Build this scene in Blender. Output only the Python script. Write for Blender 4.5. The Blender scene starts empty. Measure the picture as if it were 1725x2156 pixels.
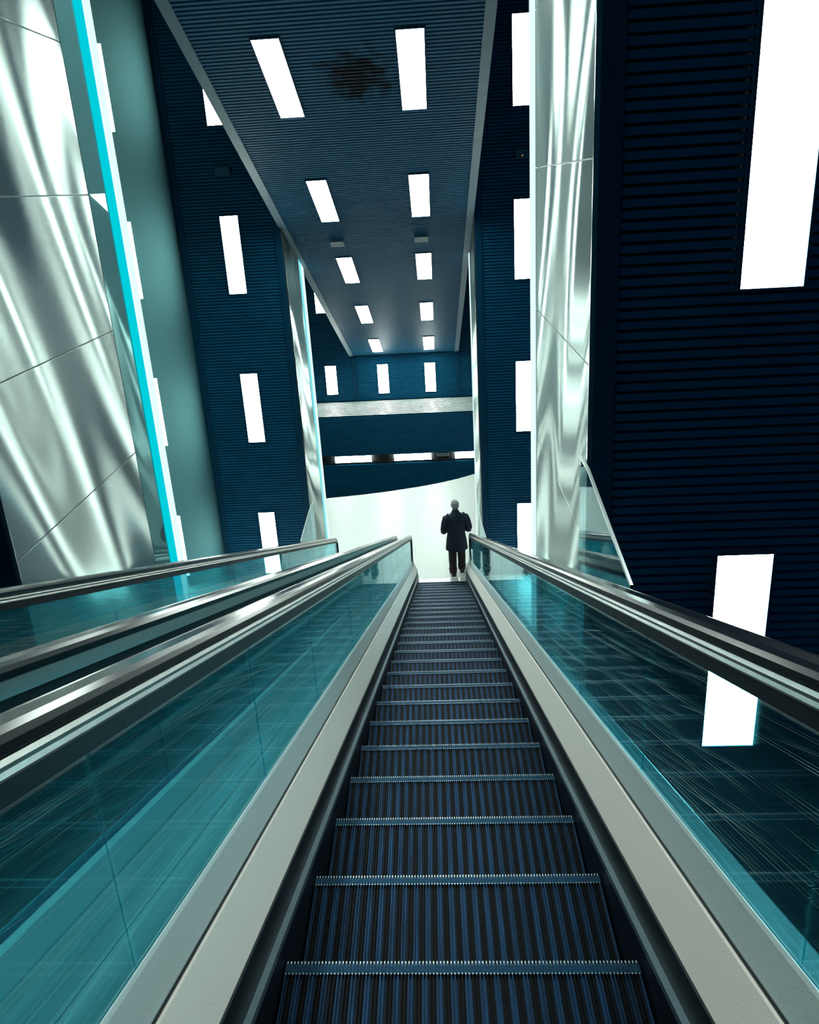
import bpy, bmesh, math, random
from mathutils import Vector, Matrix
random.seed(7)
S = bpy.context.scene
COL = S.collection
ZE = 8.15                      # eye height above the landing floor (z = 0)
T = math.tan(math.radians(30)) # slope of escalators and ceiling
def W(z): return z + ZE        # height relative to the eye -> world

# ------------------------------------------------------------------ materials
def new_mat(name):
    m = bpy.data.materials.new(name); m.use_nodes = True
    nt = m.node_tree; nt.nodes.clear()
    out = nt.nodes.new('ShaderNodeOutputMaterial')
    return m, nt, out
def N(nt, t, **kw):
    n = nt.nodes.new(t)
    for k, v in kw.items():
        if k in n.inputs: n.inputs[k].default_value = v
        else: setattr(n, k, v)
    return n
def L(nt, a, b): nt.links.new(a, b)
def c4(c): return (c[0], c[1], c[2], 1)
def pbr(name, col, rough=.5, metal=0., var=0., scale=40, bump=0., stretch=(1,1,1), rvar=0., spec=.5):
    m, nt, out = new_mat(name)
    b = N(nt, 'ShaderNodeBsdfPrincipled'); b.inputs['Base Color'].default_value = c4(col)
    b.inputs['Roughness'].default_value = rough; b.inputs['Metallic'].default_value = metal
    b.inputs['Specular IOR Level'].default_value = spec
    L(nt, b.outputs[0], out.inputs[0])
    tc = N(nt, 'ShaderNodeTexCoord'); mp = N(nt, 'ShaderNodeMapping'); mp.inputs['Scale'].default_value = stretch
    L(nt, tc.outputs['Object'], mp.inputs[0])
    nz = N(nt, 'ShaderNodeTexNoise'); nz.inputs['Scale'].default_value = scale; nz.inputs['Detail'].default_value = 4
    L(nt, mp.outputs[0], nz.inputs['Vector'])
    if var:
        mx = N(nt, 'ShaderNodeMix', data_type='RGBA'); mx.inputs[6].default_value = c4([x*(1-var) for x in col]); mx.inputs[7].default_value = c4([min(1, x*(1+var)) for x in col])
        L(nt, nz.outputs[0], mx.inputs[0]); L(nt, mx.outputs[2], b.inputs['Base Color'])
    if rvar:
        mr = N(nt, 'ShaderNodeMapRange'); mr.inputs[3].default_value = rough-rvar; mr.inputs[4].default_value = rough+rvar
        L(nt, nz.outputs[0], mr.inputs[0]); L(nt, mr.outputs[0], b.inputs['Roughness'])
    if bump:
        bp = N(nt, 'ShaderNodeBump'); bp.inputs['Strength'].default_value = bump; bp.inputs['Distance'].default_value = .01
        L(nt, nz.outputs[0], bp.inputs['Height']); L(nt, bp.outputs[0], b.inputs['Normal'])
    return m
def emit(name, col, s):
    m, nt, out = new_mat(name)
    e = N(nt, 'ShaderNodeEmission'); e.inputs[0].default_value = c4(col); e.inputs[1].default_value = s
    L(nt, e.outputs[0], out.inputs[0]); return m

LAMP = 35.0
M_slat = pbr('navy_slat_paint', (.005, .098, .205), .5, .0, .25, 3, spec=.12)
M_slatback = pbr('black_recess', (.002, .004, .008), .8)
M_frame = pbr('navy_frame_paint', (.004, .055, .115), .5, 0, .15, 5, spec=.12)
M_beam = pbr('grey_beam_paint', (.16, .24, .29), .5, 0, .2, 6)
M_lamp = emit('lamp_diffuser', (.86, 1.0, .92), LAMP)
M_strip = emit('strip_diffuser', (.9, 1.0, .9), LAMP)
M_cyan = emit('glowing_glass_edge', (.0, .62, .72), 1.0)  # no lamp: emission stands in for light caught by the pier glass edge
M_white = emit('glowing_edge_frame', (.72, .95, .93), 1.1)  # frame made to glow in place of the light it catches
M_sbox = pbr('blue_grey_plastic', (.02, .10, .17), .5)
M_led = emit('orange_led', (1, .35, .05), 1.5)
M_floor = pbr('white_floor', (.88, .92, .88), .35, 0, .05, 30)
M_dark = pbr('dark_metal', (.012, .02, .03), .45, .3)
M_rubber = pbr('black_rubber', (.006, .010, .016), .2, 0, .2, 60, spec=.35)
M_guide = pbr('polished_guide_steel', (.42, .45, .46), .22, 1., .1, 30, .0, (1, .05, .05), .08)
M_deck = pbr('satin_deck_steel', (.90, .83, .78), .5, .1, .14, 260, .12)
M_plinth = pbr('satin_plinth_steel', (.80, .98, 1.0), .4, .1, .14, 260, .1)
M_skirt = pbr('dark_skirt_paint', (.003, .007, .013), .45, 0, spec=.15)
M_edge = pbr('cyan_glass_edge', (.0, .42, .52), .3)
M_odeck = pbr('dull_outer_deck_steel', (.30, .36, .38), .45, .3, .3, 60)
M_median = pbr('brushed_median_steel', (.80, .84, .84), .4, .25, .8, 3, .1, (30, .35, .35))
M_skirttrim = pbr('skirt_trim_steel', (.13, .20, .24), .4, .6, .2, 120)
M_nose = pbr('nosing_aluminium', (.006, .032, .065), .42, .85, .3, 90)
M_tip = pbr('pale_glint', (.75, .85, .85), .3, .4)  # pale colour stands in for light glinting on the tooth ends
M_seal = pbr('dark_seal', (.006, .012, .022), .5, 0, spec=.2)
M_lip = pbr('brushed_lip_steel', (.50, .51, .50), .34, 1., .25, 60, .15, (1, .02, 40))
M_cyan2 = emit('glowing_glass_edge_pale', (.22, .80, .84), 1.0)  # paler glow for light caught by the far left glass edge
M_box = pbr('grey_box_plastic', (.22, .28, .30), .5)
M_comb = pbr('comb_plate_aluminium', (.75, .78, .76), .4, .5, .1, 80)

STEEL_OFF = (18.6, 10.2, 5.4)
ANISO = .8
def mat_steel():
    m, nt, out = new_mat('rippled_cladding_steel')
    g1 = N(nt, 'ShaderNodeBsdfGlossy'); g1.inputs[0].default_value = (.50, .58, .56, 1); g1.inputs["Roughness"].default_value = .25
    g2 = N(nt, 'ShaderNodeBsdfGlossy'); g2.inputs[0].default_value = (.07, .10, .105, 1); g2.inputs['Roughness'].default_value = .5
    mx = N(nt, 'ShaderNodeMixShader'); mx.inputs[0].default_value = .45; L(nt, g1.outputs[0], mx.inputs[1]); L(nt, g2.outputs[0], mx.inputs[2])
    tc = N(nt, 'ShaderNodeTexCoord')
    rot = N(nt, 'ShaderNodeMapping'); rot.inputs['Rotation'].default_value = (math.radians(-14), 0, 0); rot.inputs['Location'].default_value = STEEL_OFF; L(nt, tc.outputs['Object'], rot.inputs[0])
    mp = N(nt, 'ShaderNodeMapping'); mp.inputs['Scale'].default_value = (1, 1.5, .20); L(nt, rot.outputs[0], mp.inputs[0])
    nz = N(nt, 'ShaderNodeTexNoise'); nz.inputs['Scale'].default_value = .44; nz.inputs['Detail'].default_value = .4; nz.inputs['Distortion'].default_value = .3
    L(nt, mp.outputs[0], nz.inputs['Vector'])
    bp = N(nt, 'ShaderNodeBump'); bp.inputs['Strength'].default_value = 1.; bp.inputs['Distance'].default_value = .42
    L(nt, nz.outputs[0], bp.inputs['Height'])
    for g in (g1, g2): L(nt, bp.outputs[0], g.inputs['Normal'])
    tv = N(nt, 'ShaderNodeCombineXYZ'); tv.inputs[1].default_value = 1   # brushed along the wall, so reflections smear upright
    g1.inputs['Anisotropy'].default_value = ANISO; L(nt, tv.outputs[0], g1.inputs['Tangent'])
    L(nt, mx.outputs[0], out.inputs[0]); return m
M_steel = mat_steel()

def mat_teal():
    m, nt, out = new_mat('teal_mirror_panel')
    g = N(nt, 'ShaderNodeBsdfGlossy'); g.inputs['Color'].default_value = (.42, .66, .68, 1); g.inputs['Roughness'].default_value = .02
    g2 = N(nt, 'ShaderNodeBsdfGlossy'); g2.inputs['Color'].default_value = (.20, .42, .44, 1); g2.inputs['Roughness'].default_value = .8
    d = N(nt, 'ShaderNodeBsdfDiffuse'); d.inputs['Color'].default_value = (.03, .10, .115, 1)
    m1 = N(nt, 'ShaderNodeMixShader'); m1.inputs[0].default_value = .4; L(nt, g2.outputs[0], m1.inputs[1]); L(nt, d.outputs[0], m1.inputs[2])
    m2 = N(nt, 'ShaderNodeMixShader'); m2.inputs[0].default_value = .6; L(nt, g.outputs[0], m2.inputs[1]); L(nt, m1.outputs[0], m2.inputs[2])
    L(nt, m2.outputs[0], out.inputs[0]); return m
M_teal = mat_teal()

def mat_glass(name, tint, streak, scratch, foot_film):
    """thin sheet of tinted glass with streaks and scratches that run along the slope"""
    m, nt, out = new_mat(name)
    tr = N(nt, 'ShaderNodeBsdfTransparent'); tr.inputs[0].default_value = c4(tint)
    gl = N(nt, 'ShaderNodeBsdfGlossy'); gl.inputs['Color'].default_value = (.82, .97, .97, 1); gl.inputs['Roughness'].default_value = .03
    fr = N(nt, 'ShaderNodeFresnel'); ge = N(nt, 'ShaderNodeNewGeometry')
    io = N(nt, 'ShaderNodeMath', operation='MULTIPLY_ADD'); io.inputs[1].default_value = 1/1.5-1.5; io.inputs[2].default_value = 1.5
    L(nt, ge.outputs['Backfacing'], io.inputs[0]); L(nt, io.outputs[0], fr.inputs[0])
    mx = N(nt, 'ShaderNodeMixShader'); L(nt, fr.outputs[0], mx.inputs[0]); L(nt, tr.outputs[0], mx.inputs[1]); L(nt, gl.outputs[0], mx.inputs[2])
    tc = N(nt, 'ShaderNodeTexCoord')
    def noise(rot, sc, scale, lo, hi, det=2, dist=0):
        mp0 = N(nt, 'ShaderNodeMapping'); mp0.inputs['Rotation'].default_value = (rot, 0, 0)
        mp = N(nt, 'ShaderNodeMapping'); mp.inputs['Scale'].default_value = sc
        L(nt, tc.outputs['Object'], mp0.inputs[0]); L(nt, mp0.outputs[0], mp.inputs[0])
        nz = N(nt, 'ShaderNodeTexNoise'); nz.inputs['Scale'].default_value = scale; nz.inputs['Detail'].default_value = det; nz.inputs['Distortion'].default_value = dist
        L(nt, mp.outputs[0], nz.inputs['Vector'])
        mr = N(nt, 'ShaderNodeMapRange'); mr.inputs[1].default_value = lo; mr.inputs[2].default_value = hi
        L(nt, nz.outputs[0], mr.inputs[0]); return mr.outputs[0]
    a = math.radians(30)
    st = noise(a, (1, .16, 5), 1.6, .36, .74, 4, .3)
    # teal film: thicker towards the foot of the pane
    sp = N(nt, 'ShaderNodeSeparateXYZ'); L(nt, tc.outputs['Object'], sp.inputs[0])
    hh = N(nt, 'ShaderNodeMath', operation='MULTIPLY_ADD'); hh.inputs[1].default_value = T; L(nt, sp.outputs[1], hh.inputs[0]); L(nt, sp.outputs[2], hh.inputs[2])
    gm = N(nt, 'ShaderNodeMapRange'); gm.inputs[1].default_value = ZE-1.4+.40; gm.inputs[2].default_value = ZE-1.4+.98; gm.inputs[3].default_value = foot_film; gm.inputs[4].default_value = streak*.35
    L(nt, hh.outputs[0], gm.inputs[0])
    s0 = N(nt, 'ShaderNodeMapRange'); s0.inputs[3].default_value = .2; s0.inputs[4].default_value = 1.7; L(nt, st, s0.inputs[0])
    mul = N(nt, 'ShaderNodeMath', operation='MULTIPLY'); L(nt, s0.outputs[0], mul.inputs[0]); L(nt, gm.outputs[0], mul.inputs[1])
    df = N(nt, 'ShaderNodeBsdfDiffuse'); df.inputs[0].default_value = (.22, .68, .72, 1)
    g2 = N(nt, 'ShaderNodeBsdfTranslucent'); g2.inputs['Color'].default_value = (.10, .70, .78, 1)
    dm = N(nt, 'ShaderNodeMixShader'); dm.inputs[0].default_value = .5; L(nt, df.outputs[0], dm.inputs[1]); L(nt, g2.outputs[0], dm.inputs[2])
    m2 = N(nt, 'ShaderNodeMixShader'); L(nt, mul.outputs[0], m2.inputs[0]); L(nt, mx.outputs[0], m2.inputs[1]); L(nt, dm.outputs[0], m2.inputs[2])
    # fine scratches, a little fanned about the slope
    s1 = noise(a+.04, (1, .35, 170), 2.0, .665, .69, 2, .05); s2 = noise(a+.13, (1, .5, 240), 1.7, .675, .70, 2, .03)
    ad = N(nt, 'ShaderNodeMath', operation='MAXIMUM'); L(nt, s1, ad.inputs[0]); L(nt, s2, ad.inputs[1])
    mu = N(nt, 'ShaderNodeMath', operation='MULTIPLY'); mu.inputs[1].default_value = scratch; L(nt, ad.outputs[0], mu.inputs[0])
    sa = N(nt, 'ShaderNodeBsdfDiffuse'); sa.inputs['Color'].default_value = (.9, 1, 1, 1)
    sb = N(nt, 'ShaderNodeBsdfTranslucent'); sb.inputs['Color'].default_value = (.9, 1, 1, 1)
    sd = N(nt, 'ShaderNodeMixShader'); sd.inputs[0].default_value = .5; L(nt, sa.outputs[0], sd.inputs[1]); L(nt, sb.outputs[0], sd.inputs[2])
    m3 = N(nt, 'ShaderNodeMixShader'); L(nt, mu.outputs[0], m3.inputs[0]); L(nt, m2.outputs[0], m3.inputs[1]); L(nt, sd.outputs[0], m3.inputs[2])
    L(nt, m3.outputs[0], out.inputs[0]); return m
M_glass = mat_glass('teal_balustrade_glass', (.36, .80, .88), .06, .6, .07)
M_glassl = mat_glass('teal_streaked_balustrade_glass', (.42, .82, .88), .16, .45, .28)
M_acryl = mat_glass('clear_guard_acrylic', (.80, .90, .92), .02, .0, .02)

def mat_step():
    m, nt, out = new_mat('step_aluminium')
    b = N(nt, 'ShaderNodeBsdfPrincipled'); b.inputs['Roughness'].default_value = .42; b.inputs['Metallic'].default_value = .85
    tc = N(nt, 'ShaderNodeTexCoord'); sx = N(nt, 'ShaderNodeSeparateXYZ'); L(nt, tc.outputs['Object'], sx.inputs[0])
    md = N(nt, 'ShaderNodeMath', operation='PINGPONG'); md.inputs[1].default_value = .02; L(nt, sx.outputs[0], md.inputs[0])
    gt = N(nt, 'ShaderNodeMath', operation='GREATER_THAN'); gt.inputs[1].default_value = .0105; L(nt, md.outputs[0], gt.inputs[0])
    nz = N(nt, 'ShaderNodeTexNoise'); nz.inputs['Scale'].default_value = 14; mp = N(nt, 'ShaderNodeMapping'); mp.inputs['Scale'].default_value = (3, .3, 1)
    L(nt, tc.outputs['Object'], mp.inputs[0]); L(nt, mp.outputs[0], nz.inputs['Vector'])
    mm = N(nt, 'ShaderNodeMath', operation='MULTIPLY'); L(nt, gt.outputs[0], mm.inputs[0]); 
    mr = N(nt, 'ShaderNodeMapRange'); mr.inputs[1].default_value = .3; mr.inputs[2].default_value = .7; mr.inputs[3].default_value = .35; mr.inputs[4].default_value = 1.; L(nt, nz.outputs[0], mr.inputs[0])
    L(nt, mr.outputs[0], mm.inputs[1])
    mx = N(nt, 'ShaderNodeMix', data_type='RGBA'); mx.inputs[6].default_value = (.0004, .0011, .0025, 1); mx.inputs[7].default_value = (.008, .035, .085, 1)
    L(nt, mm.outputs[0], mx.inputs[0]); L(nt, mx.outputs[2], b.inputs['Base Color'])
    L(nt, b.outputs[0], out.inputs[0]); return m
M_step = mat_step()

def mat_ceiling():
    m, nt, out = new_mat('ceiling_slat_paint')
    b = N(nt, 'ShaderNodeBsdfPrincipled'); b.inputs['Roughness'].default_value = .5; b.inputs['Specular IOR Level'].default_value = .12
    tc = N(nt, 'ShaderNodeTexCoord')
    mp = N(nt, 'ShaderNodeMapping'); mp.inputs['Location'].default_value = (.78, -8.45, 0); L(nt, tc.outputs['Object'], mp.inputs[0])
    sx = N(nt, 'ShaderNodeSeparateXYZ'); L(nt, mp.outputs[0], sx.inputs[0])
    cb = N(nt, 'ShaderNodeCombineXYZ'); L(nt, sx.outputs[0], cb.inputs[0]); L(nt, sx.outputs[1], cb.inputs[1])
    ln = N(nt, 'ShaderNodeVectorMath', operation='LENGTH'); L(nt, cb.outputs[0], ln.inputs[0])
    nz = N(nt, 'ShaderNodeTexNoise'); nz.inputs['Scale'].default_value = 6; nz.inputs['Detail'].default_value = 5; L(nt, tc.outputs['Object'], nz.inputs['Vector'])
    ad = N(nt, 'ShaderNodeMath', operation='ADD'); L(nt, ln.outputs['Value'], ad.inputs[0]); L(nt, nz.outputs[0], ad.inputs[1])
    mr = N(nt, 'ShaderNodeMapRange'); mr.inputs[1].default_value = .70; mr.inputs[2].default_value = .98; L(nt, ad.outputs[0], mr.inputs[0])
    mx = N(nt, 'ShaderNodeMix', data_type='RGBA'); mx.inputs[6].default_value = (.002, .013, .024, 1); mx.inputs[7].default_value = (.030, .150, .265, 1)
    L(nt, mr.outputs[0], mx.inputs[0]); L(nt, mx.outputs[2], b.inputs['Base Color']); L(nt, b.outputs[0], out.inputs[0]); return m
M_ceil = mat_ceiling()

# ------------------------------------------------------------------ mesh helpers
class MB:
    def __init__(s): s.v = []; s.f = []; s.mi = []
    def box(s, a, b, mi=0):
        i = len(s.v)
        for z in (a[2], b[2]):
            for y in (a[1], b[1]):
                for x in (a[0], b[0]): s.v.append((x, y, z))
        for q in ((0,2,3,1),(4,5,7,6),(0,1,5,4),(2,6,7,3),(0,4,6,2),(1,3,7,5)):
            s.f.append(tuple(i+k for k in q)); s.mi.append(mi)
        return s
    def poly(s, pts, mi=0):
        i = len(s.v); s.v += [tuple(p) for p in pts]; s.f.append(tuple(range(i, i+len(pts)))); s.mi.append(mi); return s
    def prism(s, pts2, mapf, t0, t1, mi=0):
        """closed polygon pts2 swept straight from t0 to t1 through mapf(u, v, t)"""
        i = len(s.v); n = len(pts2)
        for t in (t0, t1):
            for (u, v) in pts2: s.v.append(tuple(mapf(u, v, t)))
        for k in range(n):
            s.f.append((i+k, i+(k+1) % n, i+n+(k+1) % n, i+n+k)); s.mi.append(mi)
        s.f.append(tuple(i+k for k in reversed(range(n)))); s.f.append(tuple(i+n+k for k in range(n))); s.mi += [mi, mi]
        return s
    def rings(s, rs, mi=0, cap=True, closed=True):
        i = len(s.v); n = len(rs[0])
        for r in rs: s.v += [tuple(p) for p in r]
        for a in range(len(rs)-1):
            for k in range(n if closed else n-1):
                s.f.append((i+a*n+k, i+a*n+(k+1) % n, i+(a+1)*n+(k+1) % n, i+(a+1)*n+k)); s.mi.append(mi)
        if cap and closed:
            s.f.append(tuple(i+k for k in reversed(range(n)))); s.f.append(tuple(i+(len(rs)-1)*n+k for k in range(n))); s.mi += [mi, mi]
        return s
    def build(s, name, mats, parent=None, loc=None, smooth=False, bevel=0):
        me = bpy.data.meshes.new(name); me.from_pydata(s.v, [], s.f)
        if not isinstance(mats, (list, tuple)): mats = [mats]
        for m in mats: me.materials.append(m)
        for p, k in zip(me.polygons, s.mi): p.material_index = k; p.use_smooth = smooth
        bm = bmesh.new(); bm.from_mesh(me); bmesh.ops.recalc_face_normals(bm, faces=bm.faces); bm.to_mesh(me); bm.free()
        me.update()
        o = bpy.data.objects.new(name, me); COL.objects.link(o)
        if parent: o.parent = parent
        if loc: o.location = loc
        if bevel:
            md = o.modifiers.new('bevel', 'BEVEL'); md.width = bevel; md.segments = 2; md.limit_method = 'ANGLE'
        return o
def empty(name, loc, label, cat, group=None):
    o = bpy.data.objects.new(name, None); o.empty_display_size = .1; COL.objects.link(o); o.location = loc
    o['label'] = label; o['category'] = cat
    if group: o['group'] = group
    return o
def tag(o, label, cat, group=None):
    o['label'] = label; o['category'] = cat
    if group: o['group'] = group
    return o
def struct(o): o['kind'] = 'structure'; return o

# ------------------------------------------------------------------ room shell
XR, XL = 2.85, -4.68           # side walls
PR, PL = .905, -2.72           # planes of the steel-clad piers either side of the escalators
ZT = W(4.6)
def slat_front(m, x0, x1, Y, z0, z1, pitch=.06, face=.043, depth=.035):
    n = int((z1-z0)/pitch); p = []
    for k in range(n):
        z = z0+k*pitch
        p += [(Y+depth, z), (Y, z+.002), (Y, z+face), (Y+depth, z+face+.002)]
    i = len(m.v)
    for (y, z) in p: m.v += [(x0, y, z), (x1, y, z)]
    for k in range(len(p)-1):
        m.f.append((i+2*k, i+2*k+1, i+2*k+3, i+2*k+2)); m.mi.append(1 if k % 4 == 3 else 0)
    return m
def pier(name, x0, x1, Y0, Y1, z0=0.):
    m = MB()
    m.box((x0+.03, Y0+.036, z0), (x1-.03, Y1, ZT), 1)
    slat_front(m, x0+.13, x1-.13, Y0, z0, ZT-.02)
    return struct(m.build(name, [M_slat, M_slatback]))
tn = [0]
def trim(a, b, mat=M_frame):
    tn[0] += 1
    return struct(MB().box(a, b).build('trim_%d' % tn[0], mat, bevel=.004))
Y1, Y2, Y3, Y4 = 3.42, 11.85, 20.0, 18.58
P1R, P1L, P2 = 5.40, 5.70, 13.45
pier('wall_right_near', PR, XR, Y1, P1R)
pier('wall_right_far', PR, XR, Y2, P2)
pier('wall_left_near', XL, PL, Y1, P1L)
pier('wall_left_far', XL, PL, Y2, P2+.2)
for Y, xa, xb in ((Y1, PR, XR), (Y2, PR, XR), (Y1, XL, PL), (Y2, XL, PL)):
    trim((xa, Y-.012, 0), (xa+.125, Y+.05, ZT)); trim((xb-.125, Y-.012, 0), (xb, Y+.05, ZT))
ZLOW = -6.5
struct(MB().box((XR, -4, ZLOW), (XR+.15, Y3+.3, ZT)).build('wall_right', M_frame))
struct(MB().box((XL-.15, -4, ZLOW), (XL, Y3+.3, ZT)).build('wall_left', M_teal))
struct(MB().box((XL-.15, -4.15, 0), (XR+.15, -4, ZT)).build('wall_back', M_frame))
struct(MB().box((XL-.15, -4.15, ZT), (XR+.15, Y3+.4, ZT+.15)).build('ceiling_upper', M_slatback))
# landing floor, with its curved far edge
edge = [(XL, 15.45), (-3.6, 15.5), (-3.02, 15.58), (-2.15, 15.70), (-1.5, 15.82), (-.96, 15.95), (-.4, 16.10), (.11, 16.27), (.6, 16.48), (1.09, 16.74), (1.7, 17.1), (XR, 17.9)]
pts = [(XL, -4.), ] + [(XR, -4.)][::-1]
outline = [(XL, -4.)] + edge + [(XR, -4.)]
m = MB(); m.prism(outline, lambda u, v, t: (u, v, t), 0., -.35)
struct(m.build('floor', M_floor))
struct(MB().box((XL, 15, ZLOW-.1), (XR, Y3+.3, ZLOW)).build('floor_lower', M_frame))
# sloping slatted ceiling
CC = -6.25
def zc(Y): return W(-T*Y - CC)
CXL, CXR = -2.70, .83
m = MB(); p = []; nY, nZ = .5, .866
Y = -3.6
while Y < Y3-.05:
    for dy, off in ((0, .035), (.001, 0), (.031, 0), (.032, .035)):
        p.append((Y+dy+off*nY, zc(Y+dy)+off*nZ))
    Y += .052
i = len(m.v)
for (y, z) in p: m.v += [(CXL+.03, y, z), (CXR-.03, y, z)]
for k in range(len(p)-1):
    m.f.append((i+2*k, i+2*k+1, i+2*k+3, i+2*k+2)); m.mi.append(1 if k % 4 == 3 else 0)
m.prism([(-3.6, zc(-3.6)+.06), (Y3, zc(Y3)+.06), (Y3, zc(Y3)+.3), (-3.6, zc(-3.6)+.3)], lambda u, v, t: (t, u, v), CXL, CXR, 1)
struct(m.build('ceiling', [M_ceil, M_slatback]))
for xa, xb in ((CXL-.04, CXL+.10), (CXR-.07, CXR+.06)):
    tn[0] += 1
    m = MB(); m.prism([(-3.6, zc(-3.6)-.012), (Y3, zc(Y3)-.012), (Y3, zc(Y3)+.34), (-3.6, zc(-3.6)+.34)], lambda u, v, t: (t, u, v), xa, xb)
    struct(m.build('trim_%d' % tn[0], M_beam))
# far wall: upper part, ledge, lower part with the lamp recess
m = MB(); m.box((XL, Y3+.036, W(-7.1)), (XR, Y3+.2, ZT), 1)
slat_front(m, XL, XR, Y3, W(-6.87), ZT-.02)
struct(m.build('wall_far', [M_slat, M_slatback]))
trim((CXL+.03, Y3-.02, W(-6.87)), (CXL+.19, Y3+.03, zc(Y3))); trim((CXR-.07, Y3-.02, W(-6.87)), (CXR+.07, Y3+.03, zc(Y3)))
m = MB(); i = 0; zl = W(-6.87); y = Y4; pl = []
while y < Y3-.02:
    pl += [(y, zl), (y+.07, zl), (y+.072, zl-.06), (y+.138, zl-.06)]; y += .14
for (yy, zz) in pl: m.v += [(XL, yy, zz), (XR, yy, zz)]
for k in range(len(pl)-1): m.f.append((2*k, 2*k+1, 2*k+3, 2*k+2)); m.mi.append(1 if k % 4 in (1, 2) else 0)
m.box((XL, Y4+.01, zl-.2), (XR, Y3, zl-.065), 1)
struct(m.build('trim_%d' % (tn[0]+1), [pbr('pale_ledge_slats', (.55, .62, .60), .4), M_slatback])); tn[0] += 1
RZ0, RZ1 = W(-8.53), W(-8.24)
m = MB()
slat_front(m, XL, XR, Y4, RZ1, W(-6.88), .05, .036)
slat_front(m, XL, XR, Y4, ZLOW, RZ0, .05, .036)
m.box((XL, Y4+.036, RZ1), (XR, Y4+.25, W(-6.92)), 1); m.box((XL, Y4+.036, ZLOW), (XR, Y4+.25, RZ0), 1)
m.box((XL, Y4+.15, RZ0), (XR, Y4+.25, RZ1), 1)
struct(m.build('wall_far_lower', [M_slat, M_slatback]))

# ------------------------------------------------------------------ lamps
def lamp_v(x0, x1, z0, z1, Y, name, label, group, cat='wall light', mat=M_lamp):
    t = empty(name, ((x0+x1)/2, Y, (z0+z1)/2), label, cat, group)
    hx, hz = (x1-x0)/2, (z1-z0)/2; b = .018
    f = MB()
    for a, c in (((-hx-b, -hz-b), (-hx, hz+b)), ((hx, -hz-b), (hx+b, hz+b)), ((-hx, -hz-b), (hx, -hz)), ((-hx, hz), (hx, hz+b))):
        f.box((a[0], -.022, a[1]), (c[0], .03, c[1]))
    f.build('frame', M_frame, t)
    MB().box((-hx, -.016, -hz), (hx, .03, hz)).build('diffuser', mat, t)
    return t
RW = ['uppermost', 'second from the top', 'third from the top', 'lowest']
GL, GR, GC = 'upright light panels on the left slatted wall', 'upright light panels on the slatted wall behind the right pier', 'light panels in the sloping ceiling'
NL = ['light panel on the left slatted wall, its top cut off by the sloping beam', 'light panel on the left slatted wall, first below the dark sensor box', 'light panel low on the left slatted wall, second below the sensor box', 'bottom light panel of the left slatted wall, seen partly through balustrade glass']
NR = ['top light panel beside the bright pier edge, above the box with the orange dot', 'light panel beside the bright pier edge, first below the box with the orange dot', 'light panel beside the bright pier edge, second below the box with the orange dot', 'bottom light panel beside the bright pier edge, just above the right handrail']
for k, zt in enumerate((2.737, -.323, -3.40, -6.475)):
    lamp_v(-3.83, -3.495, W(zt-1.46), W(zt), Y2, 'wall_light', NL[k], GL)
    lamp_v(1.635, 1.98, W(zt-1.46), W(zt), Y2, 'wall_light', NR[k], GR)
lamp_v(1.675, 2.005, W(-.63), W(.82), Y1, 'wall_light', 'largest light panel, at the top of the near right slatted wall, cut by the frame', 'upright light panels on the near right slatted wall')
lamp_v(1.675, 2.005, W(-3.70), W(-2.26), Y1, 'wall_light', 'light panel low on the near right slatted wall, crossed by the right handrail', 'upright light panels on the near right slatted wall')
NC = ['overhead between the camera and the hall', 'nearest', 'second nearest', 'middle', 'second farthest', 'farthest']
for k, yc in enumerate((8.43, 11.09, 13.74, 16.36, 18.99, 5.80, 3.18)):
    for xa, side in ((-1.74, 'left'), (-.075, 'right')):
        if k < 5:
            nm = ['nearest the viewer, in the %s row', 'just uphill of a small ceiling box, %s row', 'just downhill of a small ceiling box, %s row', 'second from the foot of the sloping ceiling, %s row', 'last at the foot of the sloping ceiling, in the %s row'][k] % side
        else: nm = ('overhead out of view, first above the frame, %s row' if k == 5 else 'overhead out of view, second above the frame, %s row') % side
        t = empty('ceiling_light', (xa, yc, zc(yc)), 'oblong light panel ' + nm, 'ceiling light', GC)
        t.rotation_euler = (-math.radians(30), 0, 0)
        hx, hy, b = .16, .715, .018
        f = MB()
        for a, c in (((-hx-b, -hy-b), (-hx, hy+b)), ((hx, -hy-b), (hx+b, hy+b)), ((-hx, -hy-b), (hx, -hy)), ((-hx, hy), (hx, hy+b))):
            f.box((a[0], a[1], -.02), (c[0], c[1], .03))
        f.build('frame', M_frame, t); MB().box((-hx, -hy, -.014), (hx, hy, .03)).build('diffuser', M_lamp, t)
for x0, x1, zt, lb in ((-3.58, -3.22, -5.60, 'small far light panel left of the others above the bright ledge'), (-1.83, -1.48, -5.63, 'middle of the three small far light panels above the bright ledge'), (-.25, .09, -5.645, 'rightmost of the three small far light panels above the bright ledge'), (-3.70, -3.34, -2.79, 'far light panel behind the left glass edge, cut diagonally by the sloping beam')):
    lamp_v(x0, x1, W(zt-1.0), W(zt), Y3, 'wall_light', lb, 'small light panels on the far wall')
for x0, x1, lb in ((-3.28, -2.10, 'leftmost horizontal strip light in the dark recess of the far wall'), (-1.36, -.165, 'middle horizontal strip light in the dark recess of the far wall'), (.60, 1.8, 'rightmost horizontal strip light in the recess, cut off by the right pier')):
    lamp_v(x0, x1, W(-8.49), W(-8.27), Y4+.05, 'strip_light', lb, 'strip lights in the far wall recess', 'strip light', M_strip)

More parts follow.
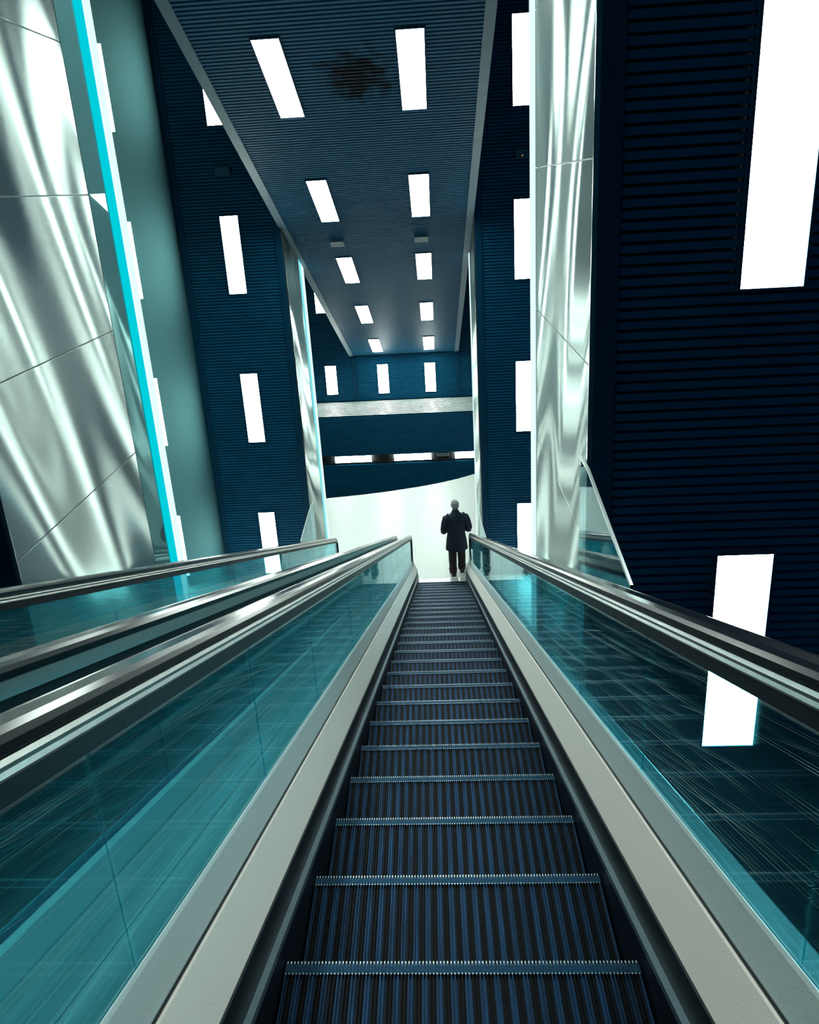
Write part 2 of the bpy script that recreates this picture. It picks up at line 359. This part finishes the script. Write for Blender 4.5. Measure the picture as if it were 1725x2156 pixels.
# small boxes
def sbox(x0, x1, z0, z1, Y, label, led=None):
    t = empty('sensor_box', ((x0+x1)/2, Y, (z0+z1)/2), label, 'sensor box')
    hx, hz = (x1-x0)/2, (z1-z0)/2
    MB().box((-hx, -.06, -hz), (hx, .01, hz)).build('housing', M_sbox, t, bevel=.008)
    MB().box((-hx-.03, -.012, -.02), (hx+.03, .01, hz-.01)).build('mounting_plate', M_dark, t)
    if led: MB().box((-.008, -.066, -hz*.5), (.008, -.058, -hz*.5+.016)).build('indicator_lamp', led, t)
    return t
sbox(-3.80, -3.53, W(.41), W(.545), Y2, 'small dark sensor box on the left slatted wall')
sbox(1.67, 1.90, W(.39), W(.54), Y2, 'small dark sensor box with an orange indicator beside the right pier', M_led)
for x0, lb in ((-1.88, 'small grey box on the sloping ceiling, under the left row of lights'), (-.23, 'small grey box on the sloping ceiling, under the right row of lights')):
    t = empty('ceiling_box', (x0+.135, 12.45, zc(12.45)), lb, 'ceiling box'); t.rotation_euler = (-math.radians(30), 0, 0)
    MB().box((-.135, -.06, -.10), (.135, .06, .01)).build('housing', M_box, t, bevel=.006)
    MB().box((-.125, -.063, -.09), (.125, -.058, -.05)).build('face_plate', M_comb, t)
t = empty('recess_box', (.22, Y4+.1, W(-8.36)), 'small pale box in the dark recess between two strip lights', 'box')
MB().box((-.2, -.04, -.05), (.2, .05, .05)).build('housing', M_comb, t, bevel=.01)
MB().box((-.18, -.044, -.03), (.18, -.038, .03)).build('cover', M_box, t)

# ------------------------------------------------------------------ steel cladding on the pier sides
def cladding(side, X, Ya, Yb, label, gl0, gl1, ed1, fr1, cy=None):
    """sheets between Ya and Yb, then a glass strip, a cyan glass edge and a bright frame at the far corner"""
    t = empty('steel_cladding', (X, Ya, 0), label, 'wall cladding', 'steel clad pier sides')
    s = 1 if side == 'left' else -1         # direction the face looks
    zj = [0.0] + [W(-2.155+1.123*k) for k in range(-5, 6) if .3 < W(-2.155+1.123*k) < ZT] + [ZT]
    g = .004
    for a, b in zip(zj[:-1], zj[1:]):
        m = MB(); m.box((0, .0, a+g), (s*.02, Yb-Ya, b-g)); m.build('steel_sheet', M_steel, t, bevel=.003)
    MB().box((-s*.01, .01, 0), (s*.006, Yb-Ya-.01, ZT)).build('backing', M_skirttrim, t)
    if gl1 > gl0: MB().box((0, gl0-Ya, 0), (s*.018, gl1-Ya, ZT)).build('glass_panel', M_teal, t)
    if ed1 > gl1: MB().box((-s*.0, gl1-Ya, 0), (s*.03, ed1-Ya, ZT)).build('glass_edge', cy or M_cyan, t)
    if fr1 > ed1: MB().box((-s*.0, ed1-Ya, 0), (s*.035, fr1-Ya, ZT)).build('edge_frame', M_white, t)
    MB().box((0, -.006, 0), (s*.024, .004, ZT)).build('corner_bead', M_guide, t)
    return t
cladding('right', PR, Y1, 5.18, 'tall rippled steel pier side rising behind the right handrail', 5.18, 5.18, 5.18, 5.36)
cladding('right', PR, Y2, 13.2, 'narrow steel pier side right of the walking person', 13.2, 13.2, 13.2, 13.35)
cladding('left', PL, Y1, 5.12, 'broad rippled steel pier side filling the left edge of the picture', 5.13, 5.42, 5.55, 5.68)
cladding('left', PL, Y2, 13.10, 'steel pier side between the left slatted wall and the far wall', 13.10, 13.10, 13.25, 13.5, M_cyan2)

# wedge guards hanging off the near pier corners
def guard(X, tri, label, sg=1):
    t = empty('wedge_guard', (X, tri[0][0], tri[0][1]), label, 'wedge guard', 'clear wedge guards by the handrails')
    o = [(y-tri[0][0], z-tri[0][1]) for y, z in tri]
    MB().prism(o, lambda u, v, q: (q, u, v), -.005, .005).build('acrylic_sheet', M_acryl, t)
    m = MB(); e = .009
    for (ya, za), (yb, zb_) in zip(o[:3], o[1:4]):
        m.prism([(ya, za-e), (ya, za+e), (yb, zb_+e), (yb, zb_-e)], lambda u, v, q: (q, u, v), -.007, .007)
    m.build('polished_edge', M_tip, t)
    for k in (0, -1):
        y, z = o[k]
        MB().box((min(-.006*sg, sg*.0255), y-.03, z-.05), (max(-.006*sg, sg*.0255), y-.005, z-.01)).build('bracket', M_lip, t)
    return t
guard(PR-.05, [(3.46, W(-1.60)), (3.28, W(-1.60)), (2.49, W(-1.80)), (2.53, W(-1.87)), (3.30, W(-2.36)), (3.46, W(-2.42))], 'clear triangular guard sticking out from the near right pier above the handrail')
guard(PR-.05, [(11.95, W(-6.72)), (11.6, W(-6.72)), (10.45, W(-6.40)), (10.5, W(-6.5)), (11.8, W(-7.25)), (11.95, W(-7.3))], 'tiny clear triangular guard at the far right pier beside the walking person')

guard(PL+.05, [(11.95, W(-6.30)), (11.5, W(-6.30)), (10.54, W(-6.40)), (10.6, W(-6.5)), (11.7, W(-7.1)), (11.95, W(-7.2))], 'small clear guard at the foot of the left slatted wall by the far left handrail', -1)

# ------------------------------------------------------------------ escalators
YT, YB = -1.6, 11.75
def zn(Y): return W(-T*Y-1.4)
def zb(Y, k=.10):
    """nosing line that levels out into the landing"""
    s = zn(Y)
    return s if s/k > 50 else k*math.log(1+math.exp(s/k))
YS = [YT + (11.0-YT)*k/4 for k in range(5)] + [11.15+.1*k for k in range(7)]
def sweep(sec, mirror, ys=YS):
    """closed section of (x, h) swept along the slope; h is measured upright from the nosing line"""
    rs = []
    for Y in ys: rs.append([((-x if mirror else x), Y, zb(Y)+h) for x, h in sec])
    return MB().rings(rs)
STEP_R, STEP_D = .225, .39
def make_step_mesh():
    m = MB(); n = 100; w = 1.0/n; d = .39
    m.box((-.5, -d, -.30), (.5, -.012, -.012))
    m.box((-.5, -.014, -.26), (.5, -.008, -.014))
    for k in range(n):
        x = -.5+k*w
        m.box((x+.0015, -d-.006, -.013), (x+.0062, -.028, 0))
    return m
def make_nose():
    m = MB(); n = 100; w = 1.0/n
    m.box((-.5, -.026, -.02), (.5, -.004, -.003))
    for k in range(n):
        x = -.5+k*w
        # tooth with sloping ends that catch the light
        p = [(-.030, -.004), (-.026, .001), (-.008, .001), (.004, -.006), (.004, -.02), (-.030, -.02)]
        m.prism(p, lambda u, v, t: (t, u, v), x+.0012, x+.0070, 0)
        m.box((x+.0028, -.029, .0), (x+.0055, -.0255, .0016), 1)  # pale dots paint the glints at both tooth ends
        m.box((x+.0028, -.001, -.005), (x+.0055, .0045, -.0025), 1)
    return m
step_me = None
def rail_path(h, r=.36):
    pts = [(YT, zb(YT)+h)]
    ye = YB-r
    for k in range(1, 13): 
        Y = YT+(ye-YT)*k/12; pts.append((Y, zn(Y)+h if zn(Y)+h > 0 else h))
    ze = zn(ye)+h
    # newel: a half turn that carries on from the slope
    a0 = math.radians(60)
    cy, cz = ye - r*math.sin(math.radians(30))*1.0, ze - r*math.cos(math.radians(30))
    for k in range(1, 15):
        a = a0 - k*math.radians(165)/14
        pts.append((cy+r*math.cos(a), cz+r*math.sin(a)))
    return pts
def sweep_path(path, sec, cx):
    rs = []
    for i, (y, z) in enumerate(path):
        a = path[max(0, i-1)]; b = path[min(len(path)-1, i+1)]
        ty, tz = b[0]-a[0], b[1]-a[1]; l = math.hypot(ty, tz); ty /= l; tz /= l
        ny, nz = -tz, ty
        if nz < 0 and i == 0: ny, nz = -ny, -nz
        rs.append([(cx+u, y+ny*v, z+nz*v) for u, v in sec])
    return MB().rings(rs)
def ell(n, cx, cy, rx, ry, p=2.6):
    o = []
    for k in range(n):
        a = 2*math.pi*k/n; c, s = math.cos(a), math.sin(a)
        o.append((cx+rx*math.copysign(abs(c)**(2/p), c), cy+ry*math.copysign(abs(s)**(2/p), s)))
    return o
JOINTS = [YT, .02, .82, 1.613, 2.412, 3.49, 4.571, 5.65, 6.73, 7.81, 8.89, 9.97, 11.05]
def escalator(cx, label):
    global step_me, nose_me
    t = empty('escalator', (cx, 0, 0), label, 'escalator', 'parallel escalators')
    for k in range(-5, 27):
        Yk = 1.268+STEP_D*k; zk = W(-T*Yk-1.4)
        if step_me is None:
            o = make_step_mesh().build('step', M_step, t, (0, Yk, zk)); step_me = o.data
            nn = make_nose().build('nosing_strip', [M_nose, M_tip], o); nose_me = nn.data
        else:
            o = bpy.data.objects.new('step', step_me); COL.objects.link(o); o.parent = t; o.location = (0, Yk, zk)
            nn = bpy.data.objects.new('nosing_strip', nose_me); COL.objects.link(nn); nn.parent = o
    for mir in (False, True):
        sg = -1 if mir else 1
        sweep([(.506, -.30), (.506, .06), (.523, .06), (.523, .20), (.545, .20), (.545, -.30)], mir).build('skirt_panel', M_skirt, t)
        sweep([(.504, .062), (.504, .085), (.524, .085), (.524, .062)], mir).build('skirt_trim', M_skirttrim, t)
        sweep([(.528, .175), (.524, .185), (.528, .195), (.582, .345), (.590, .345), (.590, .175)], mir).build('inner_deck', M_deck, t)
        sweep([(.590, .33), (.590, .352), (.601, .352), (.601, .33)], mir).build('deck_groove', M_skirt, t)
        sweep([(.594, .352), (.5925, .36), (.600, .475), (.603, .487), (.606, .487), (.606, .352)], mir).build('plinth', M_plinth, t)
        inner = (cx == 0 and mir) or (cx != 0 and not mir)      # the side that faces the other escalator
        sweep([(.619, .345), (.619, .47), (.630, .455), (.632, .345)], mir).build('outer_plinth', M_plinth, t)
        if inner:
            sweep([(.634, .345), (.634, .360), (.776, .360), (.776, .345)], mir).build('median_deck', M_median, t)
        if not inner:
            sweep([(.634, .40), (.634, .44), (.69, .44), (.70, .43), (.70, .40)], mir).build('outer_deck', M_odeck, t)
            sweep([(.634, -.55), (.634, .398), (.70, .398), (.70, -.55)], mir).build('outer_cladding', M_skirt, t)
        js = [y for y in JOINTS]
        for a, b in zip(js[:-1], js[1:]):
            g = .004
            rs = []
            for Y in (a+g, b-g): rs.append([(sg*x, Y, zn(Y)+h) for x, h in ((.608, .40), (.608, 1.04), (.618, 1.04), (.618, .40))])
            MB().rings(rs).build('glass_panel', (M_glassl if mir else M_glass), t)
        # rounded end pane
        path = rail_path(1.03, .30)
        pl = [p for p in path if p[0] > 11.05-.02 or False]
        Ya = 11.054; poly = [(Ya, zn(Ya)+1.03)] + pl + [(Ya+.1, zb(Ya+.1)+.42), (Ya, zb(Ya)+.42)]
        m = MB(); m.prism(poly, lambda u, v, q: (q, u, v), sg*.608, sg*.618); m.build('glass_panel', (M_glassl if mir else M_glass), t)
        rp = rail_path(1.092)
        sec = [(-.040, -.012), (-.042, .004), (-.036, .014), (-.020, .0195), (-.017, .0185), (.017, .0185), (.020, .0195), (.036, .014), (.042, .004), (.040, -.012), (.030, -.018), (-.030, -.018)]
        sweep_path(rp, [(u*sg, v) for u, v in sec], sg*.628).build('handrail', M_rubber, t)
        gp = rail_path(1.052, .32)
        gs = [(-.030, -.016), (-.034, -.010), (-.031, -.002), (-.034, .006), (-.030, .014), (-.012, .022), (.034, .022), (.034, -.016)]
        sweep_path(gp, [(u*sg, v) for u, v in gs], sg*.628).build('handrail_guide', M_lip, t)
        kp = rail_path(1.016, .30)
        sweep_path(kp, [(u*sg, v) for u, v in [(-.026, -.020), (-.026, .020), (.014, .020), (.014, -.020)]], sg*.628).build('glass_seal', M_seal, t)
        ep = rail_path(.994, .278)
        sweep_path(ep, [(u*sg, v) for u, v in [(-.0225, -.002), (-.0225, .002), (-.009, .002), (-.009, -.002)]], sg*.628).build('glass_edge', M_edge, t)
    MB().box((-.5, 11.42, -.02), (.5, 11.74, .012)).build('comb_plate', M_comb, t)
    return t
escalator(0, 'escalator running straight down ahead, its ribbed steps filling the foreground')
escalator(-1.555, 'neighbouring escalator on the left, mostly hidden behind the double handrails')

# ------------------------------------------------------------------ person
def loft(m, rs, n=14):
    """rings of (x, y, z, rx, ry)"""
    out = []
    for i, (x, y, z, rx, ry) in enumerate(rs):
        a = Vector(rs[max(0, i-1)][:3]); b = Vector(rs[min(len(rs)-1, i+1)][:3]); d = (b-a).normalized()
        ux = Vector((1, 0, 0)); 
        if abs(d.x) > .85: ux = Vector((0, 1, 0))
        ux = (ux - d*ux.dot(d)).normalized(); uy = d.cross(ux)
        out.append([Vector((x, y, z)) + ux*rx*math.cos(2*math.pi*k/n) + uy*ry*math.sin(2*math.pi*k/n) for k in range(n)])
    m.rings(out); return m
def remesh(o, v, sm=2):
    r = o.modifiers.new('remesh', 'REMESH'); r.mode = 'VOXEL'; r.voxel_size = v; r.use_smooth_shade = True
    s = o.modifiers.new('smooth', 'SMOOTH'); s.iterations = sm; s.factor = .5
    return o
M_coat = pbr('dark_wool_coat', (.012, .022, .045), .8, 0, .3, 60, .2)
M_trous = pbr('brown_trousers', (.035, .022, .02), .8, 0, .3, 50, .2)
M_skin = pbr('skin', (.45, .27, .2), .5)
M_hair = pbr('grey_hair', (.42, .40, .39), .7, 0, .4, 90, .4)
M_shoe = pbr('dark_leather_shoes', (.02, .012, .012), .4)
P = empty('person', (.345, 11.97, 0.), 'person in a dark thigh-length coat seen from behind, walking off the escalator', 'person')
m = MB()
loft(m, [(0, 0, .86, .15, .11), (0, .0, .95, .17, .12), (0, 0, 1.10, .155, .11), (0, -.01, 1.28, .18, .12), (0, -.015, 1.40, .17, .11), (0, -.01, 1.46, .09, .08), (0, .02, 1.50, .058, .06), (0, .035, 1.57, .055, .06)])
loft(m, [(0, .045, 1.53, .03, .04), (0, .05, 1.555, .055, .07), (0, .05, 1.60, .072, .092), (0, .045, 1.65, .078, .1), (0, .04, 1.69, .072, .093), (0, .035, 1.72, .045, .06), (0, .035, 1.73, .01, .015)])
loft(m, [(0, .135, 1.645, .006, .008), (0, .155, 1.62, .012, .012), (0, .150, 1.60, .012, .008)], 8)   # nose
for s in (-1, 1):
    loft(m, [(s*.074, .04, 1.60, .008, .012), (s*.083, .035, 1.625, .008, .02), (s*.080, .035, 1.65, .006, .014)], 8)  # ear
    sx = s
    # leg
    st = .05 if s > 0 else -.06
    loft(m, [(s*.085, 0, .90, .085, .09), (s*.09, st*.3, .70, .078, .082), (s*.092, st*.6, .50, .058, .062), (s*.095, st*.9, .34, .055, .06), (s*.095, st, .12, .04, .045), (s*.095, st, .06, .04, .05)])
    loft(m, [(s*.095, st-.07, .04, .035, .03), (s*.1, st+.02, .045, .042, .035), (s*.11, st+.12, .03, .042, .022), (s*.112, st+.17, .022, .028, .015)])
    # arm: upper arm down and out, forearm forward and in
    loft(m, [(s*.17, -.01, 1.40, .06, .06), (s*.225, -.03, 1.28, .052, .052), (s*.262, -.05, 1.12, .045, .045), (s*.25, .03, 1.05, .042, .042), (s*.20, .14, 1.07, .034, .034), (s*.165, .21, 1.10, .027, .024)])
    loft(m, [(s*.165, .20, 1.10, .026, .02), (s*.145, .245, 1.115, .04, .018), (s*.125, .285, 1.125, .036, .014)])
    for q in range(4):
        o = (q-1.5)*.019; ln = (.055, .068, .064, .05)[q]
        loft(m, [(s*.125, .285, 1.125+o, .009, .009), (s*.105, .285+ln*.6, 1.128+o, .0085, .0085), (s*.075, .285+ln*.8, 1.125+o, .007, .007)], 8)
    loft(m, [(s*.145, .24, 1.135, .011, .011), (s*.125, .262, 1.165, .01, .01), (s*.108, .282, 1.178, .008, .008)], 8)
remesh(m.build('body', M_skin, P), .007, 1)
m = MB()
loft(m, [(0, -.005, .60, .245, .16), (0, -.005, .66, .238, .158), (0, 0, .85, .215, .15), (0, 0, .97, .195, .142), (0, -.005, 1.10, .195, .14), (0, -.015, 1.25, .22, .148), (0, -.02, 1.36, .215, .14), (0, -.02, 1.43, .15, .11), (0, 0, 1.48, .085, .085), (0, .01, 1.52, .075, .08)], 20)
for s in (-1, 1):
    loft(m, [(s*.13, -.015, 1.40, .085, .085), (s*.20, -.02, 1.36, .085, .085), (s*.24, -.035, 1.26, .078, .08), (s*.272, -.055, 1.13, .07, .072), (s*.268, -.01, 1.045, .07, .07), (s*.235, .08, 1.05, .062, .06), (s*.19, .16, 1.075, .05, .05)])
remesh(m.build('coat', M_coat, P), .012, 3)
m = MB()
loft(m, [(0, 0, .72, .14, .12), (0, 0, .95, .165, .125)])
for s in (-1, 1):
    st = .05 if s > 0 else -.06
    loft(m, [(s*.085, 0, .88, .105, .115), (s*.095, st*.3, .70, .102, .108), (s*.10, st*.6, .50, .09, .096), (s*.105, st*.9, .34, .088, .094), (s*.105, st, .19, .08, .09), (s*.107, st, .14, .092, .102), (s*.106, st, .09, .083, .095), (s*.106, st, .05, .086, .096)])
remesh(m.build('trousers', M_trous, P), .012, 3)
for s in (-1, 1):
    st = .05 if s > 0 else -.06
    m = MB(); loft(m, [(s*.095, st-.10, .035, .03, .03), (s*.095, st-.07, .05, .048, .048), (s*.1, st+.02, .055, .052, .05), (s*.11, st+.13, .038, .052, .036), (s*.113, st+.19, .028, .034, .024)])
    m.box((s*.1-.045, st-.105, 0), (s*.1+.05, st+.19, .018))
    remesh(m.build('shoe', M_shoe, P), .008, 2)
m = MB(); loft(m, [(0, -.005, 1.555, .058, .05), (0, .0, 1.60, .079, .082), (0, .015, 1.65, .086, .098), (0, .02, 1.70, .08, .095), (0, .03, 1.735, .05, .065), (0, .035, 1.745, .012, .015)])
remesh(m.build('hair', M_hair, P), .009, 1)
P.scale = (1.0, 1.0, .985)
P.rotation_euler = (0, 0, .12)

# ------------------------------------------------------------------ light, camera, view
w = bpy.data.worlds.new('World'); S.world = w; w.use_nodes = True
w.node_tree.nodes['Background'].inputs[0].default_value = (.05, .2, .45, 1); w.node_tree.nodes['Background'].inputs[1].default_value = .02
def area(name, loc, size, energy, col, rot=(0, 0, 0)):
    d = bpy.data.lights.new(name, 'AREA'); d.shape = 'RECTANGLE'; d.size, d.size_y = size; d.energy = energy; d.color = col
    o = bpy.data.objects.new(name, d); COL.objects.link(o); o.location = loc; o.rotation_euler = rot; return o
pit, yaw, rol = map(math.radians, (15.13092065, -2.72372809, 3.40529148))
cp, sp, cy, sy, cr, sr = math.cos(pit), math.sin(pit), math.cos(yaw), math.sin(yaw), math.cos(rol), math.sin(rol)
fwd = Vector((sy*cp, cy*cp, -sp)); right = Vector((cy, -sy, 0)); down = fwd.cross(right)
r2 = right*cr + down*sr; d2 = -right*sr + down*cr
cam = bpy.data.cameras.new('camera'); co = bpy.data.objects.new('camera', cam); COL.objects.link(co)
mw = Matrix((( r2.x, -d2.x, -fwd.x, 0), (r2.y, -d2.y, -fwd.y, 0), (r2.z, -d2.z, -fwd.z, W(0)), (0, 0, 0, 1)))
co.matrix_world = mw
cam.sensor_fit = 'HORIZONTAL'; cam.sensor_width = 36; cam.lens = 1316.9586/1725*36
cam.shift_x = (862.5-848.8832)/1725; cam.shift_y = -(1078-752.05)/1725
cam.clip_start = .02; cam.clip_end = 200
S.camera = co
S.view_settings.view_transform = 'Standard'; S.view_settings.look = 'None'; S.view_settings.gamma = 1; S.view_settings.exposure = 0
S.view_settings.use_curve_mapping = False
S.cycles.use_denoising = True
S.cycles.max_bounces = 10; S.cycles.transparent_max_bounces = 24; S.cycles.glossy_bounces = 6
S.cycles.sample_clamp_indirect = 8
